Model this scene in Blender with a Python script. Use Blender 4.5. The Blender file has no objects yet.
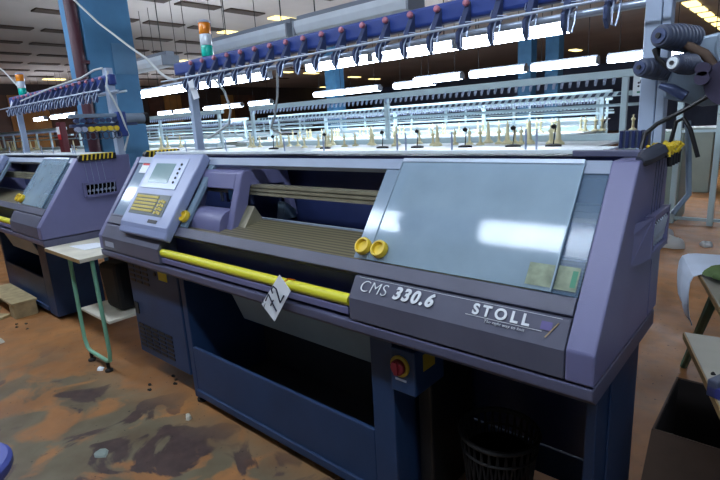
import bpy, bmesh, math, random
from mathutils import Vector, Matrix
random.seed(7)
S = bpy.context.scene
COL = bpy.data.collections.new('place'); S.collection.children.link(COL)
PI = math.pi
V = Vector

# ---------------------------------------------------------------- materials
def lin(c):
    return tuple(((x/255.0)/12.92 if x/255.0 <= .04045 else ((x/255.0+.055)/1.055)**2.4) for x in c) + (1,)

def mat(name, rgb, rough=.5, metal=0, spec=.5, noise=.0, nscale=8, bump=0, bscale=200, emit=None, estr=0,
        alpha=1, trans=0, coat=0, rgb2=None):
    m = bpy.data.materials.new(name); m.use_nodes = True
    nt = m.node_tree; b = nt.nodes['Principled BSDF']
    b.inputs['Base Color'].default_value = lin(rgb)
    b.inputs['Roughness'].default_value = rough
    b.inputs['Metallic'].default_value = metal
    b.inputs['Specular IOR Level'].default_value = spec
    b.inputs['Alpha'].default_value = alpha
    b.inputs['Transmission Weight'].default_value = trans
    b.inputs['Coat Weight'].default_value = coat
    tc = nt.nodes.new('ShaderNodeTexCoord')
    if noise > 0 or rgb2:
        n = nt.nodes.new('ShaderNodeTexNoise'); n.inputs['Scale'].default_value = nscale
        n.inputs['Detail'].default_value = 5
        nt.links.new(tc.outputs['Object'], n.inputs['Vector'])
        r = nt.nodes.new('ShaderNodeValToRGB')
        c1 = lin(rgb)
        c2 = lin(rgb2) if rgb2 else tuple(min(1, x*(1-noise)) for x in c1[:3]) + (1,)
        c0 = c1 if rgb2 else tuple(min(1, x*(1+noise*.6)) for x in c1[:3]) + (1,)
        r.color_ramp.elements[0].position = .32; r.color_ramp.elements[0].color = c2
        r.color_ramp.elements[1].position = .68; r.color_ramp.elements[1].color = c0
        nt.links.new(n.outputs['Fac'], r.inputs['Fac'])
        nt.links.new(r.outputs['Color'], b.inputs['Base Color'])
    if bump > 0:
        n2 = nt.nodes.new('ShaderNodeTexNoise'); n2.inputs['Scale'].default_value = bscale
        nt.links.new(tc.outputs['Object'], n2.inputs['Vector'])
        bp = nt.nodes.new('ShaderNodeBump'); bp.inputs['Strength'].default_value = bump
        bp.inputs['Distance'].default_value = .002
        nt.links.new(n2.outputs['Fac'], bp.inputs['Height'])
        nt.links.new(bp.outputs['Normal'], b.inputs['Normal'])
    if emit:
        b.inputs['Emission Color'].default_value = lin(emit)
        b.inputs['Emission Strength'].default_value = estr
    return m

M = {}
M['casing']   = mat('casing_lilac', (112,113,152), .42, noise=.12, nscale=4, bump=.25, bscale=400)
M['console']  = mat('console_lilac', (146,158,194), .35, noise=.08, nscale=5, bump=.15, bscale=400)
M['plate']    = mat('grey_violet_plate', (90,92,110), .45, noise=.12, nscale=5, bump=.3, bscale=500)
M['rim']      = mat('rim_violet', (88,90,114), .4, noise=.1, nscale=5)
M['cabinet']  = mat('cabinet_blue', (34,60,98), .5, noise=.18, nscale=4, bump=.2)
M['navy']     = mat('navy_blue', (50,58,122), .38, noise=.15, nscale=6)
M['dknavy']   = mat('dark_interior', (42,52,92), .3, noise=.2, nscale=6)
M['pit']      = mat('dark_pan_interior', (60,64,74), .6)
M['slate']    = mat('slate_plate', (120,144,162), .4, noise=.15, nscale=3)
M['black']    = mat('black_plastic', (18,19,22), .45)
M['rubber']   = mat('black_rubber', (14,14,16), .7)
M['capgrey']  = mat('cap_grey', (56,60,72), .5)
M['yellow']   = mat('yellow_plastic', (226,196,52), .4, noise=.08, nscale=10)
M['dullyellow'] = mat('dull_yellow', (170,146,44), .5)
M['yelbar']   = mat('yellow_rod', (226,222,58), .42)
M['key']      = mat('yellow_keys', (206,186,84), .5)
M['keybed']   = mat('keypad_field', (88,98,98), .45)
M['toprail']  = mat('top_rail_grey', (142,156,178), .35, noise=.06, nscale=4)
M['matteblack'] = mat('matte_black', (10,11,13), 1, spec=0)
M['silver']   = mat('silver_bezel', (160,172,196), .32, metal=.15)
M['alu']      = mat('aluminium', (186,200,218), .32, metal=.55, noise=.1, nscale=12)
M['post']     = mat('painted_steel_post', (176,192,214), .35, metal=.2, noise=.08, nscale=6)
M['white']    = mat('white_enamel', (226,236,240), .4, noise=.06, nscale=4)
M['wframe']   = mat('white_frame', (190,212,218), .4, noise=.06, nscale=4)
M['beamblue'] = mat('yarn_beam_blue', (42,64,132), .4, noise=.12, nscale=12)
M['bracket']  = mat('bracket_steel', (62,74,108), .35, metal=.3)
M['pink']     = mat('pink_knob', (176,108,124), .45)
M['wire']     = mat('wire', (170,184,210), .3, metal=.5)
M['cream']    = mat('cream_bobbin', (232,224,180), .55)
M['paper']    = mat('paper', (238,244,250), .7, noise=.03, nscale=20)
M['ink']      = mat('ink', (30,34,60), .6)
M['letter']   = mat('letter_white', (222,228,232), .5)
M['orangelens'] = mat('orange_lens', (236,140,30), .25, trans=.25)
M['clearlens']  = mat('clear_lens', (220,232,240), .25, trans=.3)
M['greenlens']  = mat('green_lens', (10,190,170), .25, trans=.2)
M['red']      = mat('red_plastic', (104,16,28), .55)
M['redbrown'] = mat('red_cabinet', (96,36,44), .5)
M['wood']     = mat('pale_board', (216,212,194), .55, noise=.15, nscale=9)
M['rawwood']  = mat('raw_wood', (176,158,118), .7, noise=.25, nscale=14)
M['tabletop'] = mat('worn_laminate', (166,164,150), .5, noise=.12, nscale=6)
M['edge']     = mat('board_edge', (150,122,80), .6)
M['green']    = mat('mint_tube', (128,190,160), .4, noise=.12, nscale=12)
M['dkgreen']  = mat('green_steel', (74,118,98), .5)
M['pillar']   = mat('pillar_blue', (74,130,172), .6, noise=.25, nscale=2.2, bump=.2, bscale=30)
M['pillarpale'] = mat('pillar_band', (88,130,164), .6, noise=.15, nscale=3)
M['pipe']     = mat('maroon_pipe', (74,34,46), .5, noise=.2, nscale=5)
M['lamphouse'] = mat('lamp_housing', (128,136,148), .4, noise=.12, nscale=4)
M['diffoff']  = mat('lamp_cover_off', (214,224,232), .3, noise=.06, nscale=5)
M['cable']    = mat('pale_cable', (190,196,196), .5)
M['olive']    = mat('olive_cloth', (98,122,74), .85, noise=.25, nscale=20)
M['whitecloth'] = mat('white_cloth', (206,220,240), .85, noise=.05, nscale=8)
M['lace']     = mat('dark_knit', (82,74,80), .9, noise=.5, nscale=60)
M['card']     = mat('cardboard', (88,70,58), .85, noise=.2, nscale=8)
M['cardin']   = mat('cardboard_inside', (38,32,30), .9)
M['plasticbag'] = mat('plastic_bag', (222,226,228), .35, trans=.2)
M['greycab']  = mat('grey_green_cabinet', (150,164,156), .5, noise=.12, nscale=3)
M['beige']    = mat('beige_rail', (150,146,124), .4, metal=.3, noise=.2, nscale=14)
M['roller']   = mat('ribbed_roller', (70,78,98), .45)
M['drumgrey'] = mat('grey_alloy', (142,160,178), .38, metal=.35, noise=.12, nscale=9)
M['plum']     = mat('plum_lobe', (62,58,78), .35)
M['brownpanel'] = mat('brown_wall_panel', (74,44,30), .6, noise=.2, nscale=3)
M['tanpanel'] = mat('tan_wall_panel', (150,104,48), .6, noise=.2, nscale=2)
M['slot']     = mat('ceiling_slot', (70,56,46), .8)
M['purple']   = mat('purple_seat', (88,100,180), .45)
M['stickerY'] = mat('yellow_sticker', (220,200,50), .5)
M['stickerR'] = mat('red_sticker', (214,60,60), .5)
M['stickerG'] = mat('green_sticker', (70,140,110), .6)
M['stickerP'] = mat('pale_sticker', (136,148,124), .6, noise=.35, nscale=30)
M['screen']   = mat('console_screen', (128,160,164), .12, spec=.8)
M['violetlogo'] = mat('violet_logo', (92,84,140), .5)
M['gold']     = mat('gold_line', (160,138,92), .5)

def emis(name, rgb, s):
    m = bpy.data.materials.new(name); m.use_nodes = True
    nt = m.node_tree; nt.nodes.remove(nt.nodes['Principled BSDF'])
    e = nt.nodes.new('ShaderNodeEmission'); e.inputs['Color'].default_value = lin(rgb); e.inputs['Strength'].default_value = s
    nt.links.new(e.outputs[0], nt.nodes['Material Output'].inputs['Surface'])
    return m
M['tube'] = emis('fluorescent_tube', (222,236,255), 26)
M['warmlight'] = emis('warm_ceiling_light', (255,232,150), 2.2)

def floor_mat():
    m = bpy.data.materials.new('worn_painted_floor'); m.use_nodes = True
    nt = m.node_tree; b = nt.nodes['Principled BSDF']; L = nt.links.new
    tc = nt.nodes.new('ShaderNodeTexCoord')
    def noise(scale, detail=6, dist=0):
        n = nt.nodes.new('ShaderNodeTexNoise'); n.inputs['Scale'].default_value = scale
        n.inputs['Detail'].default_value = detail; n.inputs['Distortion'].default_value = dist
        L(tc.outputs['Object'], n.inputs['Vector']); return n
    def ramp(src, a, ca, z, cz):
        r = nt.nodes.new('ShaderNodeValToRGB'); e = r.color_ramp.elements
        e[0].position = a; e[0].color = ca; e[1].position = z; e[1].color = cz
        L(src, r.inputs['Fac']); return r
    def mix(f, a, c):
        x = nt.nodes.new('ShaderNodeMix'); x.data_type = 'RGBA'
        L(f, x.inputs[0]); L(a, x.inputs[6]); L(c, x.inputs[7]); return x.outputs[2]
    def math_(op, a, c):
        x = nt.nodes.new('ShaderNodeMath'); x.operation = op; x.use_clamp = True
        for i, s in ((0, a), (1, c)):
            if isinstance(s, (int, float)): x.inputs[i].default_value = s
            else: L(s, x.inputs[i])
        return x.outputs[0]
    paint = ramp(noise(2.2).outputs['Fac'], .3, lin((140,94,54)), .72, lin((188,130,74)))
    dust = ramp(noise(9).outputs['Fac'], .45, (0,0,0,1), .75, (.55,.55,.55,1))
    brown = nt.nodes.new('ShaderNodeRGB'); brown.outputs[0].default_value = lin((122,96,72))
    base = mix(dust.outputs['Color'], paint.outputs['Color'], brown.outputs[0])
    # bare concrete and old maroon coat where the paint has worn off, in the aisle
    sep = nt.nodes.new('ShaderNodeSeparateXYZ'); L(tc.outputs['Object'], sep.inputs[0])
    mr = nt.nodes.new('ShaderNodeMapRange'); mr.inputs['From Min'].default_value = .10; mr.inputs['From Max'].default_value = -.22
    # worn zone edge runs obliquely: y + .12*x
    xx = nt.nodes.new('ShaderNodeMath'); xx.operation = 'MULTIPLY_ADD'; L(sep.outputs['X'], xx.inputs[0]); xx.inputs[1].default_value = -.10
    L(sep.outputs['Y'], xx.inputs[2]); L(xx.outputs[0], mr.inputs['Value'])
    mx = nt.nodes.new('ShaderNodeMapRange'); mx.inputs['From Min'].default_value = -1.1; mx.inputs['From Max'].default_value = -.35
    L(sep.outputs['X'], mx.inputs['Value'])
    zone = math_('MULTIPLY', mr.outputs[0], mx.outputs[0])
    wn = noise(3.4, 5, .6)
    worn = math_('MULTIPLY', zone, ramp(wn.outputs['Fac'], .42, (0,0,0,1), .50, (1,1,1,1)).outputs['Color'])
    conc = ramp(noise(4.5).outputs['Fac'], .35, lin((104,88,66)), .65, lin((120,112,88)))
    c2 = mix(worn, base, conc.outputs['Color'])
    mn = noise(3.0, 7, .9)
    mar = math_('MULTIPLY', zone, ramp(mn.outputs['Fac'], .56, (0,0,0,1), .59, (1,1,1,1)).outputs['Color'])
    marc = ramp(noise(14).outputs['Fac'], .3, lin((66,52,50)), .7, lin((88,68,62)))
    c3 = mix(mar, c2, marc.outputs['Color'])
    sp = ramp(noise(42, 2).outputs['Fac'], .70, (0,0,0,1), .73, (.8,.8,.8,1))
    dk = nt.nodes.new('ShaderNodeRGB'); dk.outputs[0].default_value = lin((50,38,30))
    c4 = mix(sp.outputs['Color'], c3, dk.outputs[0])
    L(c4, b.inputs['Base Color'])
    rr = ramp(noise(6).outputs['Fac'], .3, (.38,.38,.38,1), .7, (.62,.62,.62,1)); L(rr.outputs['Color'], b.inputs['Roughness'])
    bp = nt.nodes.new('ShaderNodeBump'); bp.inputs['Strength'].default_value = .35; bp.inputs['Distance'].default_value = .004
    L(mn.outputs['Fac'], bp.inputs['Height']); L(bp.outputs['Normal'], b.inputs['Normal'])
    return m
M['floor'] = floor_mat()

def _later(): pass

def stripe_mat(name, axis, c1, c2, freq, rough=.35, metal=.3):
    m = bpy.data.materials.new(name); m.use_nodes = True
    nt = m.node_tree; b = nt.nodes['Principled BSDF']
    tc = nt.nodes.new('ShaderNodeTexCoord'); w = nt.nodes.new('ShaderNodeTexWave')
    w.bands_direction = axis; w.inputs['Scale'].default_value = freq
    nt.links.new(tc.outputs['Object'], w.inputs['Vector'])
    r = nt.nodes.new('ShaderNodeValToRGB'); r.color_ramp.elements[0].color = lin(c1); r.color_ramp.elements[1].color = lin(c2)
    nt.links.new(w.outputs['Fac'], r.inputs['Fac']); nt.links.new(r.outputs['Color'], b.inputs['Base Color'])
    b.inputs['Roughness'].default_value = rough; b.inputs['Metallic'].default_value = metal
    return m
M['needle'] = stripe_mat('needle_bed_grooves', 'Y', (92,86,68), (146,138,110), 16)

def glass_mat(name, tint, fac, rough):
    # dusty acrylic: part clear, part hazy reflective sheet
    m = bpy.data.materials.new(name); m.use_nodes = True
    nt = m.node_tree; b = nt.nodes['Principled BSDF']; out = nt.nodes['Material Output']
    b.inputs['Base Color'].default_value = lin(tint); b.inputs['Roughness'].default_value = rough
    b.inputs['Specular IOR Level'].default_value = .55
    t = nt.nodes.new('ShaderNodeBsdfTransparent'); t.inputs[0].default_value = (.86,.92,.96,1)
    mx = nt.nodes.new('ShaderNodeMixShader')
    tc = nt.nodes.new('ShaderNodeTexCoord'); n = nt.nodes.new('ShaderNodeTexNoise'); n.inputs['Scale'].default_value = 3.5
    n.inputs['Detail'].default_value = 8
    nt.links.new(tc.outputs['Object'], n.inputs['Vector'])
    mr = nt.nodes.new('ShaderNodeMapRange'); mr.inputs['From Min'].default_value = .3; mr.inputs['From Max'].default_value = .7
    mr.inputs['To Min'].default_value = fac-.1; mr.inputs['To Max'].default_value = fac+.1
    nt.links.new(n.outputs['Fac'], mr.inputs['Value']); nt.links.new(mr.outputs[0], mx.inputs[0])
    nt.links.new(t.outputs[0], mx.inputs[1]); nt.links.new(b.outputs[0], mx.inputs[2]); nt.links.new(mx.outputs[0], out.inputs['Surface'])
    return m
M['cover'] = glass_mat('dusty_acrylic_cover', (176,200,216), .46, .065)
M['coverinner'] = glass_mat('inner_acrylic_cover', (166,188,208), .55, .10)

M['fixedwin'] = glass_mat('fixed_side_window', (120,146,172), .35, .12)
# ---------------------------------------------------------------- mesh helpers
class MB:
    def __init__(s): s.bm = bmesh.new(); s.smooth = False
    def face(s, vs):
        try: return s.bm.faces.new(vs)
        except ValueError: return None
    def hexa(s, pts):      # 8 points: bottom 4 ccw, top 4 ccw
        v = [s.bm.verts.new(p) for p in pts]
        for f in ((3,2,1,0),(4,5,6,7),(0,1,5,4),(1,2,6,5),(2,3,7,6),(3,0,4,7)): s.face([v[i] for i in f])
        return s
    def box(s, x0,x1,y0,y1,z0,z1):
        return s.hexa([(x0,y0,z0),(x1,y0,z0),(x1,y1,z0),(x0,y1,z0),(x0,y0,z1),(x1,y0,z1),(x1,y1,z1),(x0,y1,z1)])
    def prism(s, prof, x0, x1):   # profile in (y,z), extruded along x
        a = [s.bm.verts.new((x0,y,z)) for y,z in prof]; b = [s.bm.verts.new((x1,y,z)) for y,z in prof]
        s.face(a); s.face(b[::-1]); n = len(prof)
        for i in range(n): s.face([a[i],b[i],b[(i+1)%n],a[(i+1)%n]])
        return s
    def poly(s, prof, P, A, B, D):   # profile (a,b) in plane P+a*A+b*B, extruded by D
        P, A, B, D = V(P), V(A), V(B), V(D)
        a = [s.bm.verts.new(P+A*u+B*w) for u,w in prof]; b = [s.bm.verts.new(P+A*u+B*w+D) for u,w in prof]
        s.face(a); s.face(b[::-1]); n = len(prof)
        for i in range(n): s.face([a[i],b[i],b[(i+1)%n],a[(i+1)%n]])
        return s
    def tube(s, pts, r, n=8, cap=True):
        pts = [V(p) for p in pts]; rings = []
        if not isinstance(r, (list, tuple)): r = [r]*len(pts)
        t0 = (pts[1]-pts[0]).normalized()
        up = V((0,0,1)) if abs(t0.z) < .9 else V((1,0,0))
        u = t0.cross(up).normalized()
        for i, p in enumerate(pts):
            t = (pts[min(i+1,len(pts)-1)]-pts[max(i-1,0)]).normalized()
            u = (u - t*u.dot(t)).normalized(); w = t.cross(u)
            rings.append([s.bm.verts.new(p+(u*math.cos(2*PI*k/n)+w*math.sin(2*PI*k/n))*r[i]) for k in range(n)])
        for a, b in zip(rings, rings[1:]):
            for k in range(n): s.face([a[k],a[(k+1)%n],b[(k+1)%n],b[k]])
        if cap: s.face(rings[0][::-1]); s.face(rings[-1])
        return s
    def ring(s, c, A, B, R, r, n=28, m=6):   # torus
        c, A, B = V(c), V(A).normalized(), V(B).normalized(); N = A.cross(B); rows = []
        for i in range(n):
            d = A*math.cos(2*PI*i/n)+B*math.sin(2*PI*i/n)
            rows.append([s.bm.verts.new(c+d*(R+r*math.cos(2*PI*k/m))+N*(r*math.sin(2*PI*k/m))) for k in range(m)])
        for i in range(n):
            a, b = rows[i], rows[(i+1)%n]
            for k in range(m): s.face([a[k],a[(k+1)%m],b[(k+1)%m],b[k]])
        return s
    def lathe(s, prof, P=(0,0,0), axis=(0,0,1), n=20):   # prof (radius, height)
        P, ax = V(P), V(axis).normalized()
        u = ax.cross(V((0,0,1)) if abs(ax.z) < .9 else V((1,0,0))).normalized(); w = ax.cross(u); rings = []
        for r, h in prof:
            rings.append([s.bm.verts.new(P+ax*h+(u*math.cos(2*PI*k/n)+w*math.sin(2*PI*k/n))*max(r,1e-4)) for k in range(n)])
        for a, b in zip(rings, rings[1:]):
            for k in range(n): s.face([a[k],a[(k+1)%n],b[(k+1)%n],b[k]])
        s.face(rings[0][::-1]); s.face(rings[-1])
        return s
    def build(s, name, m, parent=None, bevel=0, smooth=False, label=None, loc=None):
        bmesh.ops.remove_doubles(s.bm, verts=s.bm.verts, dist=1e-5)
        bmesh.ops.recalc_face_normals(s.bm, faces=s.bm.faces)
        me = bpy.data.meshes.new(name); s.bm.to_mesh(me); s.bm.free()
        o = bpy.data.objects.new(name, me); COL.objects.link(o)
        me.materials.append(m)
        if smooth:
            for p in me.polygons: p.use_smooth = True
            try: me.set_sharp_from_angle(angle=math.radians(40))
            except Exception: pass
        if bevel:
            md = o.modifiers.new('bevel', 'BEVEL'); md.width = bevel; md.segments = 2; md.limit_method = 'ANGLE'; md.angle_limit = math.radians(35)
        if parent is not None: o.parent = parent
        if label: o['label'] = label
        if loc: o.location = loc
        return o

def thing(name, label, cat, loc=(0,0,0), rz=0, group=None):
    o = bpy.data.objects.new(name, None); COL.objects.link(o); o.empty_display_size = .1
    o.location = loc; o.rotation_euler = (0,0,rz); o['label'] = label; o['category'] = cat
    if group: o['group'] = group
    return o
def tag(o, label, cat, group=None):
    o['label'] = label; o['category'] = cat
    if group: o['group'] = group
    return o
def struct(o):
    o['kind'] = 'structure'; return o
def copy_tree(o, parent=None):
    c = o.copy(); COL.objects.link(c)
    if parent is not None: c.parent = parent
    for ch in list(o.children): copy_tree(ch, c)
    return c

def text_part(txt, size, name, m, parent, P, A, B, shear=0, spacing=1, bold=0, thick=.0008, label=None):
    """lettering as a thin mesh; A = reading direction, B = up, P = baseline start (parent space)"""
    cu = bpy.data.curves.new('lettering', 'FONT'); cu.body = txt; cu.size = size; cu.shear = shear
    cu.space_character = spacing; cu.extrude = thick; cu.offset = bold
    t = bpy.data.objects.new('lettering_source', cu); COL.objects.link(t)
    bpy.context.view_layer.update()
    me = bpy.data.meshes.new_from_object(t)
    A, B = V(A).normalized(), V(B).normalized(); B = (B-A*A.dot(B)).normalized(); N = A.cross(B)
    mtx = Matrix(((A.x,B.x,N.x,P[0]),(A.y,B.y,N.y,P[1]),(A.z,B.z,N.z,P[2]),(0,0,0,1)))
    me.transform(mtx); bpy.data.objects.remove(t); bpy.data.curves.remove(cu)
    me.materials.clear(); me.materials.append(m)
    o = bpy.data.objects.new(name, me); COL.objects.link(o)
    if parent is not None: o.parent = parent
    if label: o['label'] = label
    return o

# slanted front of the knitting machines: s runs up the slope, o stands off it
T = V((0,.594,.804)); N = V((0,-.804,.594)); O0 = V((0,0,.9)); TOPZ = 1.315
def sp(x, s, o=0): return V((x,0,0))+O0+T*s+N*o
def slab(mb, x0,x1,s0,s1,o0,o1):
    return mb.hexa([sp(x0,s0,o0),sp(x1,s0,o0),sp(x1,s0,o1),sp(x0,s0,o1),sp(x0,s1,o0),sp(x1,s1,o0),sp(x1,s1,o1),sp(x0,s1,o1)])
def yz(s, o=0): p = sp(0,s,o); return (p.y,p.z)

# ---------------------------------------------------------------- the knitting machine
def cup_knob(root, x, s, o=.006):
    k = MB().lathe([(.026,0),(.03,.004),(.03,.02),(.027,.024),(.022,.024),(.019,.012),(.0,.010)], sp(x,s,o), N, 24)
    return k.build('cup_handle', M['yellow'], root, smooth=True, label='yellow cup-shaped finger handle')

def machine(root, L, cov0, ped, main):
    zl = .806
    # frame rim all round, under the hood
    MB().prism([(.03,.752),(0,.776),(0,zl),(.63,zl),(.63,.752)], 0, L).build('rim', M['rim'], root, .004)
    # right and left cheeks
    prof = [(.0,.812),(.0,.893),(.3,TOPZ),(.65,TOPZ),(.64,.812)]
    MB().prism(prof, L-.068, L).build('side_panel', M['casing'], root, .005)
    MB().prism(prof, 0, .04).build('side_panel', M['casing'], root, .004)
    MB().box(.04,L-.068,.585,.625,.812,1.30).build('rear_panel', M['dknavy'], root)
    MB().box(.04,L-.068,.42,.63,1.298,TOPZ).build('top_cover', M['navy'], root, .002)
    slab(MB(), .04, L-.068, .475,.517,-.03,.0).build('top_rail', M['toprail'], root, .002)
    MB().box(.04,L-.068,.09,.60,.812,.83).build('bottom_tray', M['pit'], root)
    # seam strip on the right side panel
    MB().box(L,L+.002,.52,.63,.82,1.305).build('rear_side_panel', M['casing'], root, .0005)
    # ledge and name blocks
    slab(MB(), .04, L-.07, .078,.126,-.045,.0).build('ledge', M['plate'], root, .003)
    blk = [(.0,.814),(.0,.889),yz(.068),(.11,.955),(.11,.814)]
    MB().prism(blk, cov0+.048, L-.070).build('name_block', M['plate'], root, .003)
    MB().prism(blk, .042, .70).build('console_base', M['plate'], root, .003)
    MB().box(.70,cov0+.05,.105,.12,.83,.965).build('recess_wall', M['navy'], root)
    MB().tube([(.70,.101,.935),(cov0+.03,.101,.935)], .003, 6).build('recess_wire', M['bracket'], root)
    b = MB(); b.tube([(.685,.028,.868),(.70,.028,.868)], .012, 16); b.tube([(.70,.028,.868),(cov0+.032,.028,.868)], .0205, 20)
    bar = b.build('stop_bar', M['yelbar'], root, smooth=True, label='long yellow stop bar')
    MB().box(.70,cov0+.03,.012,.055,.820,.846).build('lower_rail', M['casing'], root, .003)
    MB().box(.70,cov0+.03,.05,.105,.812,.83).build('gutter', M['black'], root)
    # console
    cp = [yz(.072,.0),yz(.505,.0),yz(.516,.03),yz(.506,.05),yz(.09,.05),yz(.07,.042),yz(.035,.034),yz(.035,.0)]
    con = MB().prism(cp, .30, .80).build('console', M['console'], root, .008)
    slab(MB(), .335,.70,.295,.475,.0505,.0535).build('screen_bezel', M['silver'], con, .002)
    slab(MB(), .392,.598,.328,.445,.0525,.0550).build('screen', M['screen'], con, .001)
    for k in range(5):
        s = .440-.026*k
        MB().lathe([(.0068,0),(.0068,.004),(.005,.005)], sp(.655,s,.0535), N, 12).build('button', M['black'], con)
        if k < 2: slab(MB(), .632,.644,s-.006,s+.006,.0535,.0555).build('button', M['silver'], con)
    kb = slab(MB(), .345,.698,.142,.262,.0505,.0525).build('keypad', M['keybed'], con, .001)
    for r in range(5):
        for c in range(11):
            x = .362+c*.021; s = .160+r*.0195
            slab(MB(), x,x+.0175,s,s+.013,.052,.0565).build('key', M['key'], kb)
    for r in range(4):
        for c in range(3):
            x = .610+c*.023; s = .153+r*.021+(.004 if c == 1 else 0)
            slab(MB(), x,x+.017,s,s+.014,.052,.0565).build('key', M['key'], kb)
    slab(MB(), .59,.68,.104,.122,.0505,.0525).build('disk_slot', M['black'], con)
    MB().box(.08,.19,-.0015,0,.835,.865).build('rating_plate', M['silver'], root)
    # window left of the console
    slab(MB(), .045,.30,.13,.50,-.012,-.006).build('side_window', M['coverinner'], root, label='small hazy window beside the console')
    lb = slab(MB(), .10,.205,.412,.482,-.0055,-.0040).build('notice', M['paper'], root)
    slab(MB(), .105,.20,.462,.478,-.0042,-.0034).build('notice_heading', M['stickerR'], lb)
    slab(MB(), .045,.30,.126,.135,-.01,.004).build('window_sill', M['rim'], root)
    # sliding door edge right of the console
    slab(MB(), .80,.845,.13,.50,-.022,-.004).build('door_edge', M['slate'], root, .002)
    cup_knob(root, .80+.02, .18, -.004)
    # acrylic covers
    slab(MB(), cov0+.008,cov0+.11,.13,.505,-.008,-.004).build('inner_cover', M['coverinner'], root, .001, label='hazy inner sliding cover')
    cv = slab(MB(), cov0+.075,L-.135,.128,.512,.002,.006).build('clear_cover', M['cover'], root, .001, label='large hazy clear cover')
    slab(MB(), cov0+.075,L-.135,.500,.516,.000,.009).build('cover_trim', M['alu'], cv, .002)
    slab(MB(), cov0+.0735,cov0+.0775,.128,.512,.001,.008).build('cover_edge', M['slate'], cv)
    slab(MB(), L-.137,L-.133,.128,.512,.001,.008).build('cover_edge', M['slate'], cv)
    slab(MB(), L-.16,L-.07,.128,.512,-.008,-.004).build('fixed_window', M['fixedwin'], root, .001)
    cup_knob(root, cov0+.050, .168); cup_knob(root, cov0+.120, .166)
    if main:
        st_ = slab(MB(), 2.545,2.612,.138,.200,.0065,.0075).build('sticker', M['stickerP'], cv)
        slab(MB(), 2.617,2.672,.140,.205,-.0035,-.0028).build('sticker', M['stickerP'], root)
        slab(MB(), 2.655,2.668,.150,.195,-.0028,-.0022).build('sticker_mark', M['stickerG'], root)
    # inside: needle beds, yarn rails, dark back
    bed = MB().prism([(.085,.955),(.085,.985),(.30,1.028),(.33,1.022),(.33,.955)], .05, L-.09).build('needle_bed', M['needle'], root)
    MB().prism([(.355,.955),(.355,1.020),(.52,.975),(.52,.955)], .05, L-.09).build('rear_needle_bed', M['navy'], root)
    MB().box(.05,L-.09,.336,.350,1.012,1.026).build('comb_rail', M['silver'], root)
    g = MB()
    for zz in (1.142,1.160,1.178): g.box(.05,L-.09,.300,.345,zz,zz+.012)
    g.box(.05,L-.09,.310,.335,1.142,1.188)
    g.build('yarn_rail', M['beige'], root)
    # carriage
    if main: carriage(root, .82, 1.115)
    # side yarn comb, recess with tensioners, threads
    side_unit(root, L, main)
    if main: guide_strip(root, .02, .33, .56, 1.332)
    # machine base ------------------------------------------------
    if main:
        cab = MB().box(.085,.655,.10,.60,.145,.752).build('electrical_cabinet', M['cabinet'], root, .006)
        for r in range(6):
            for c in range(5): MB().box(.115+c*.082,.180+c*.082,.096,.1005,.190+r*.027,.204+r*.027).build('vent', M['black'], cab)
        for r in range(4):
            for c in range(3): MB().box(.105+c*.082,.168+c*.082,.096,.1005,.605+r*.030,.620+r*.030).build('vent', M['black'], cab)
        MB().box(.105,.150,.094,.1005,.40,.47).build('recessed_handle', M['black'], cab)
        MB().box(.46,.55,.0965,.1,.665,.725).build('warning_sticker', M['stickerY'], cab)
        MB().lathe([(.012,0),(.012,.006)], (.42,.1,.69), (0,-1,0), 12).build('lock', M['black'], cab)
    yb = .10 if main else .22
    x0, x1 = (.675,ped[0]) if main else (.25, ped[0])
    MB().box(x0,x0+.045,yb,.60,.03,.752).build('leg_post', M['cabinet'], root, .004)
    MB().lathe([(.03,0),(.03,.012),(.012,.016),(.012,.04)], (x0+.022,yb+.03,0)).build('foot', M['rubber'], root, smooth=True)
    pan = MB().box(x0+.045,x1,yb,yb+.018,.05,.335).build('pan_front', M['cabinet'], root, .004)
    MB().box(x0+.045,x1,yb-.012,yb+.018,.05,.088).build('pan_flange', M['cabinet'], pan, .004)
    MB().box(x0+.045,x1,.57,.59,.05,.752).build('pan_back', M['pit'], root)
    MB().box(x0+.045,x1,yb+.018,.57,.05,.07).build('pan_floor', M['pit'], root)
    MB().prism([(.240,.515),(.150,.752),(.160,.752),(.250,.515)], x0+.34, x1).build('take_down_plate', M['slate'], root, .002)
    MB().box(ped[0],ped[1],yb,.60,.03,.752).build('pedestal', M['cabinet'], root, .004)
    if main:
        sw = MB().box(2.085,2.185,.072,.25,.555,.715).build('switch_box', M['cabinet'], root, .005)
        MB().lathe([(.038,0),(.038,.006),(.034,.008),(.026,.008)], (2.127,.072,.655), (0,-1,0), 28).build('switch_plate', M['dullyellow'], sw, smooth=True)
        s_ = MB().lathe([(.027,0),(.027,.014),(.022,.018)], (2.127,.066,.655), (0,-1,0), 24)
        s_.box(2.120,2.134,.042,.054,.633,.677)
        s_.build('rotary_switch', M['red'], sw, label='red rotary switch')
        MB().box(2.105,2.15,.0705,.073,.600,.608).build('switch_label', M['silver'], sw)
        MB().box(2.184,2.1865,.12,.19,.63,.69).build('warning_sticker', M['dullyellow'], sw)
        # right leg plate and rear brace
        MB().prism([(.15,.0),(.16,.752),(.60,.752),(.60,.0)], L-.06, L-.03).build('leg_plate', M['cabinet'], root, .004)
        MB().box(L-.03,L-.022,.26,.45,.02,.74).build('leg_rib', M['cabinet'], root, .003)
        MB().box(ped[1],L-.06,.55,.60,.215,.752).build('rear_apron', M['dknavy'], root)
        MB().box(ped[1],L-.06,.585,.625,.055,.180).build('rear_brace', M['cabinet'], root, .003)
        MB().box(ped[1]+.03,ped[1]+.09,.2,.5,.03,.60).build('motor_housing', M['black'], root, .01)
    # top tray with rods --------------------------------------------
    tr = MB().box(.05,L-.12,.40,.56,1.328,1.335)
    tr.box(.05,L-.12,.395,.401,1.325,1.338)
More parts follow.
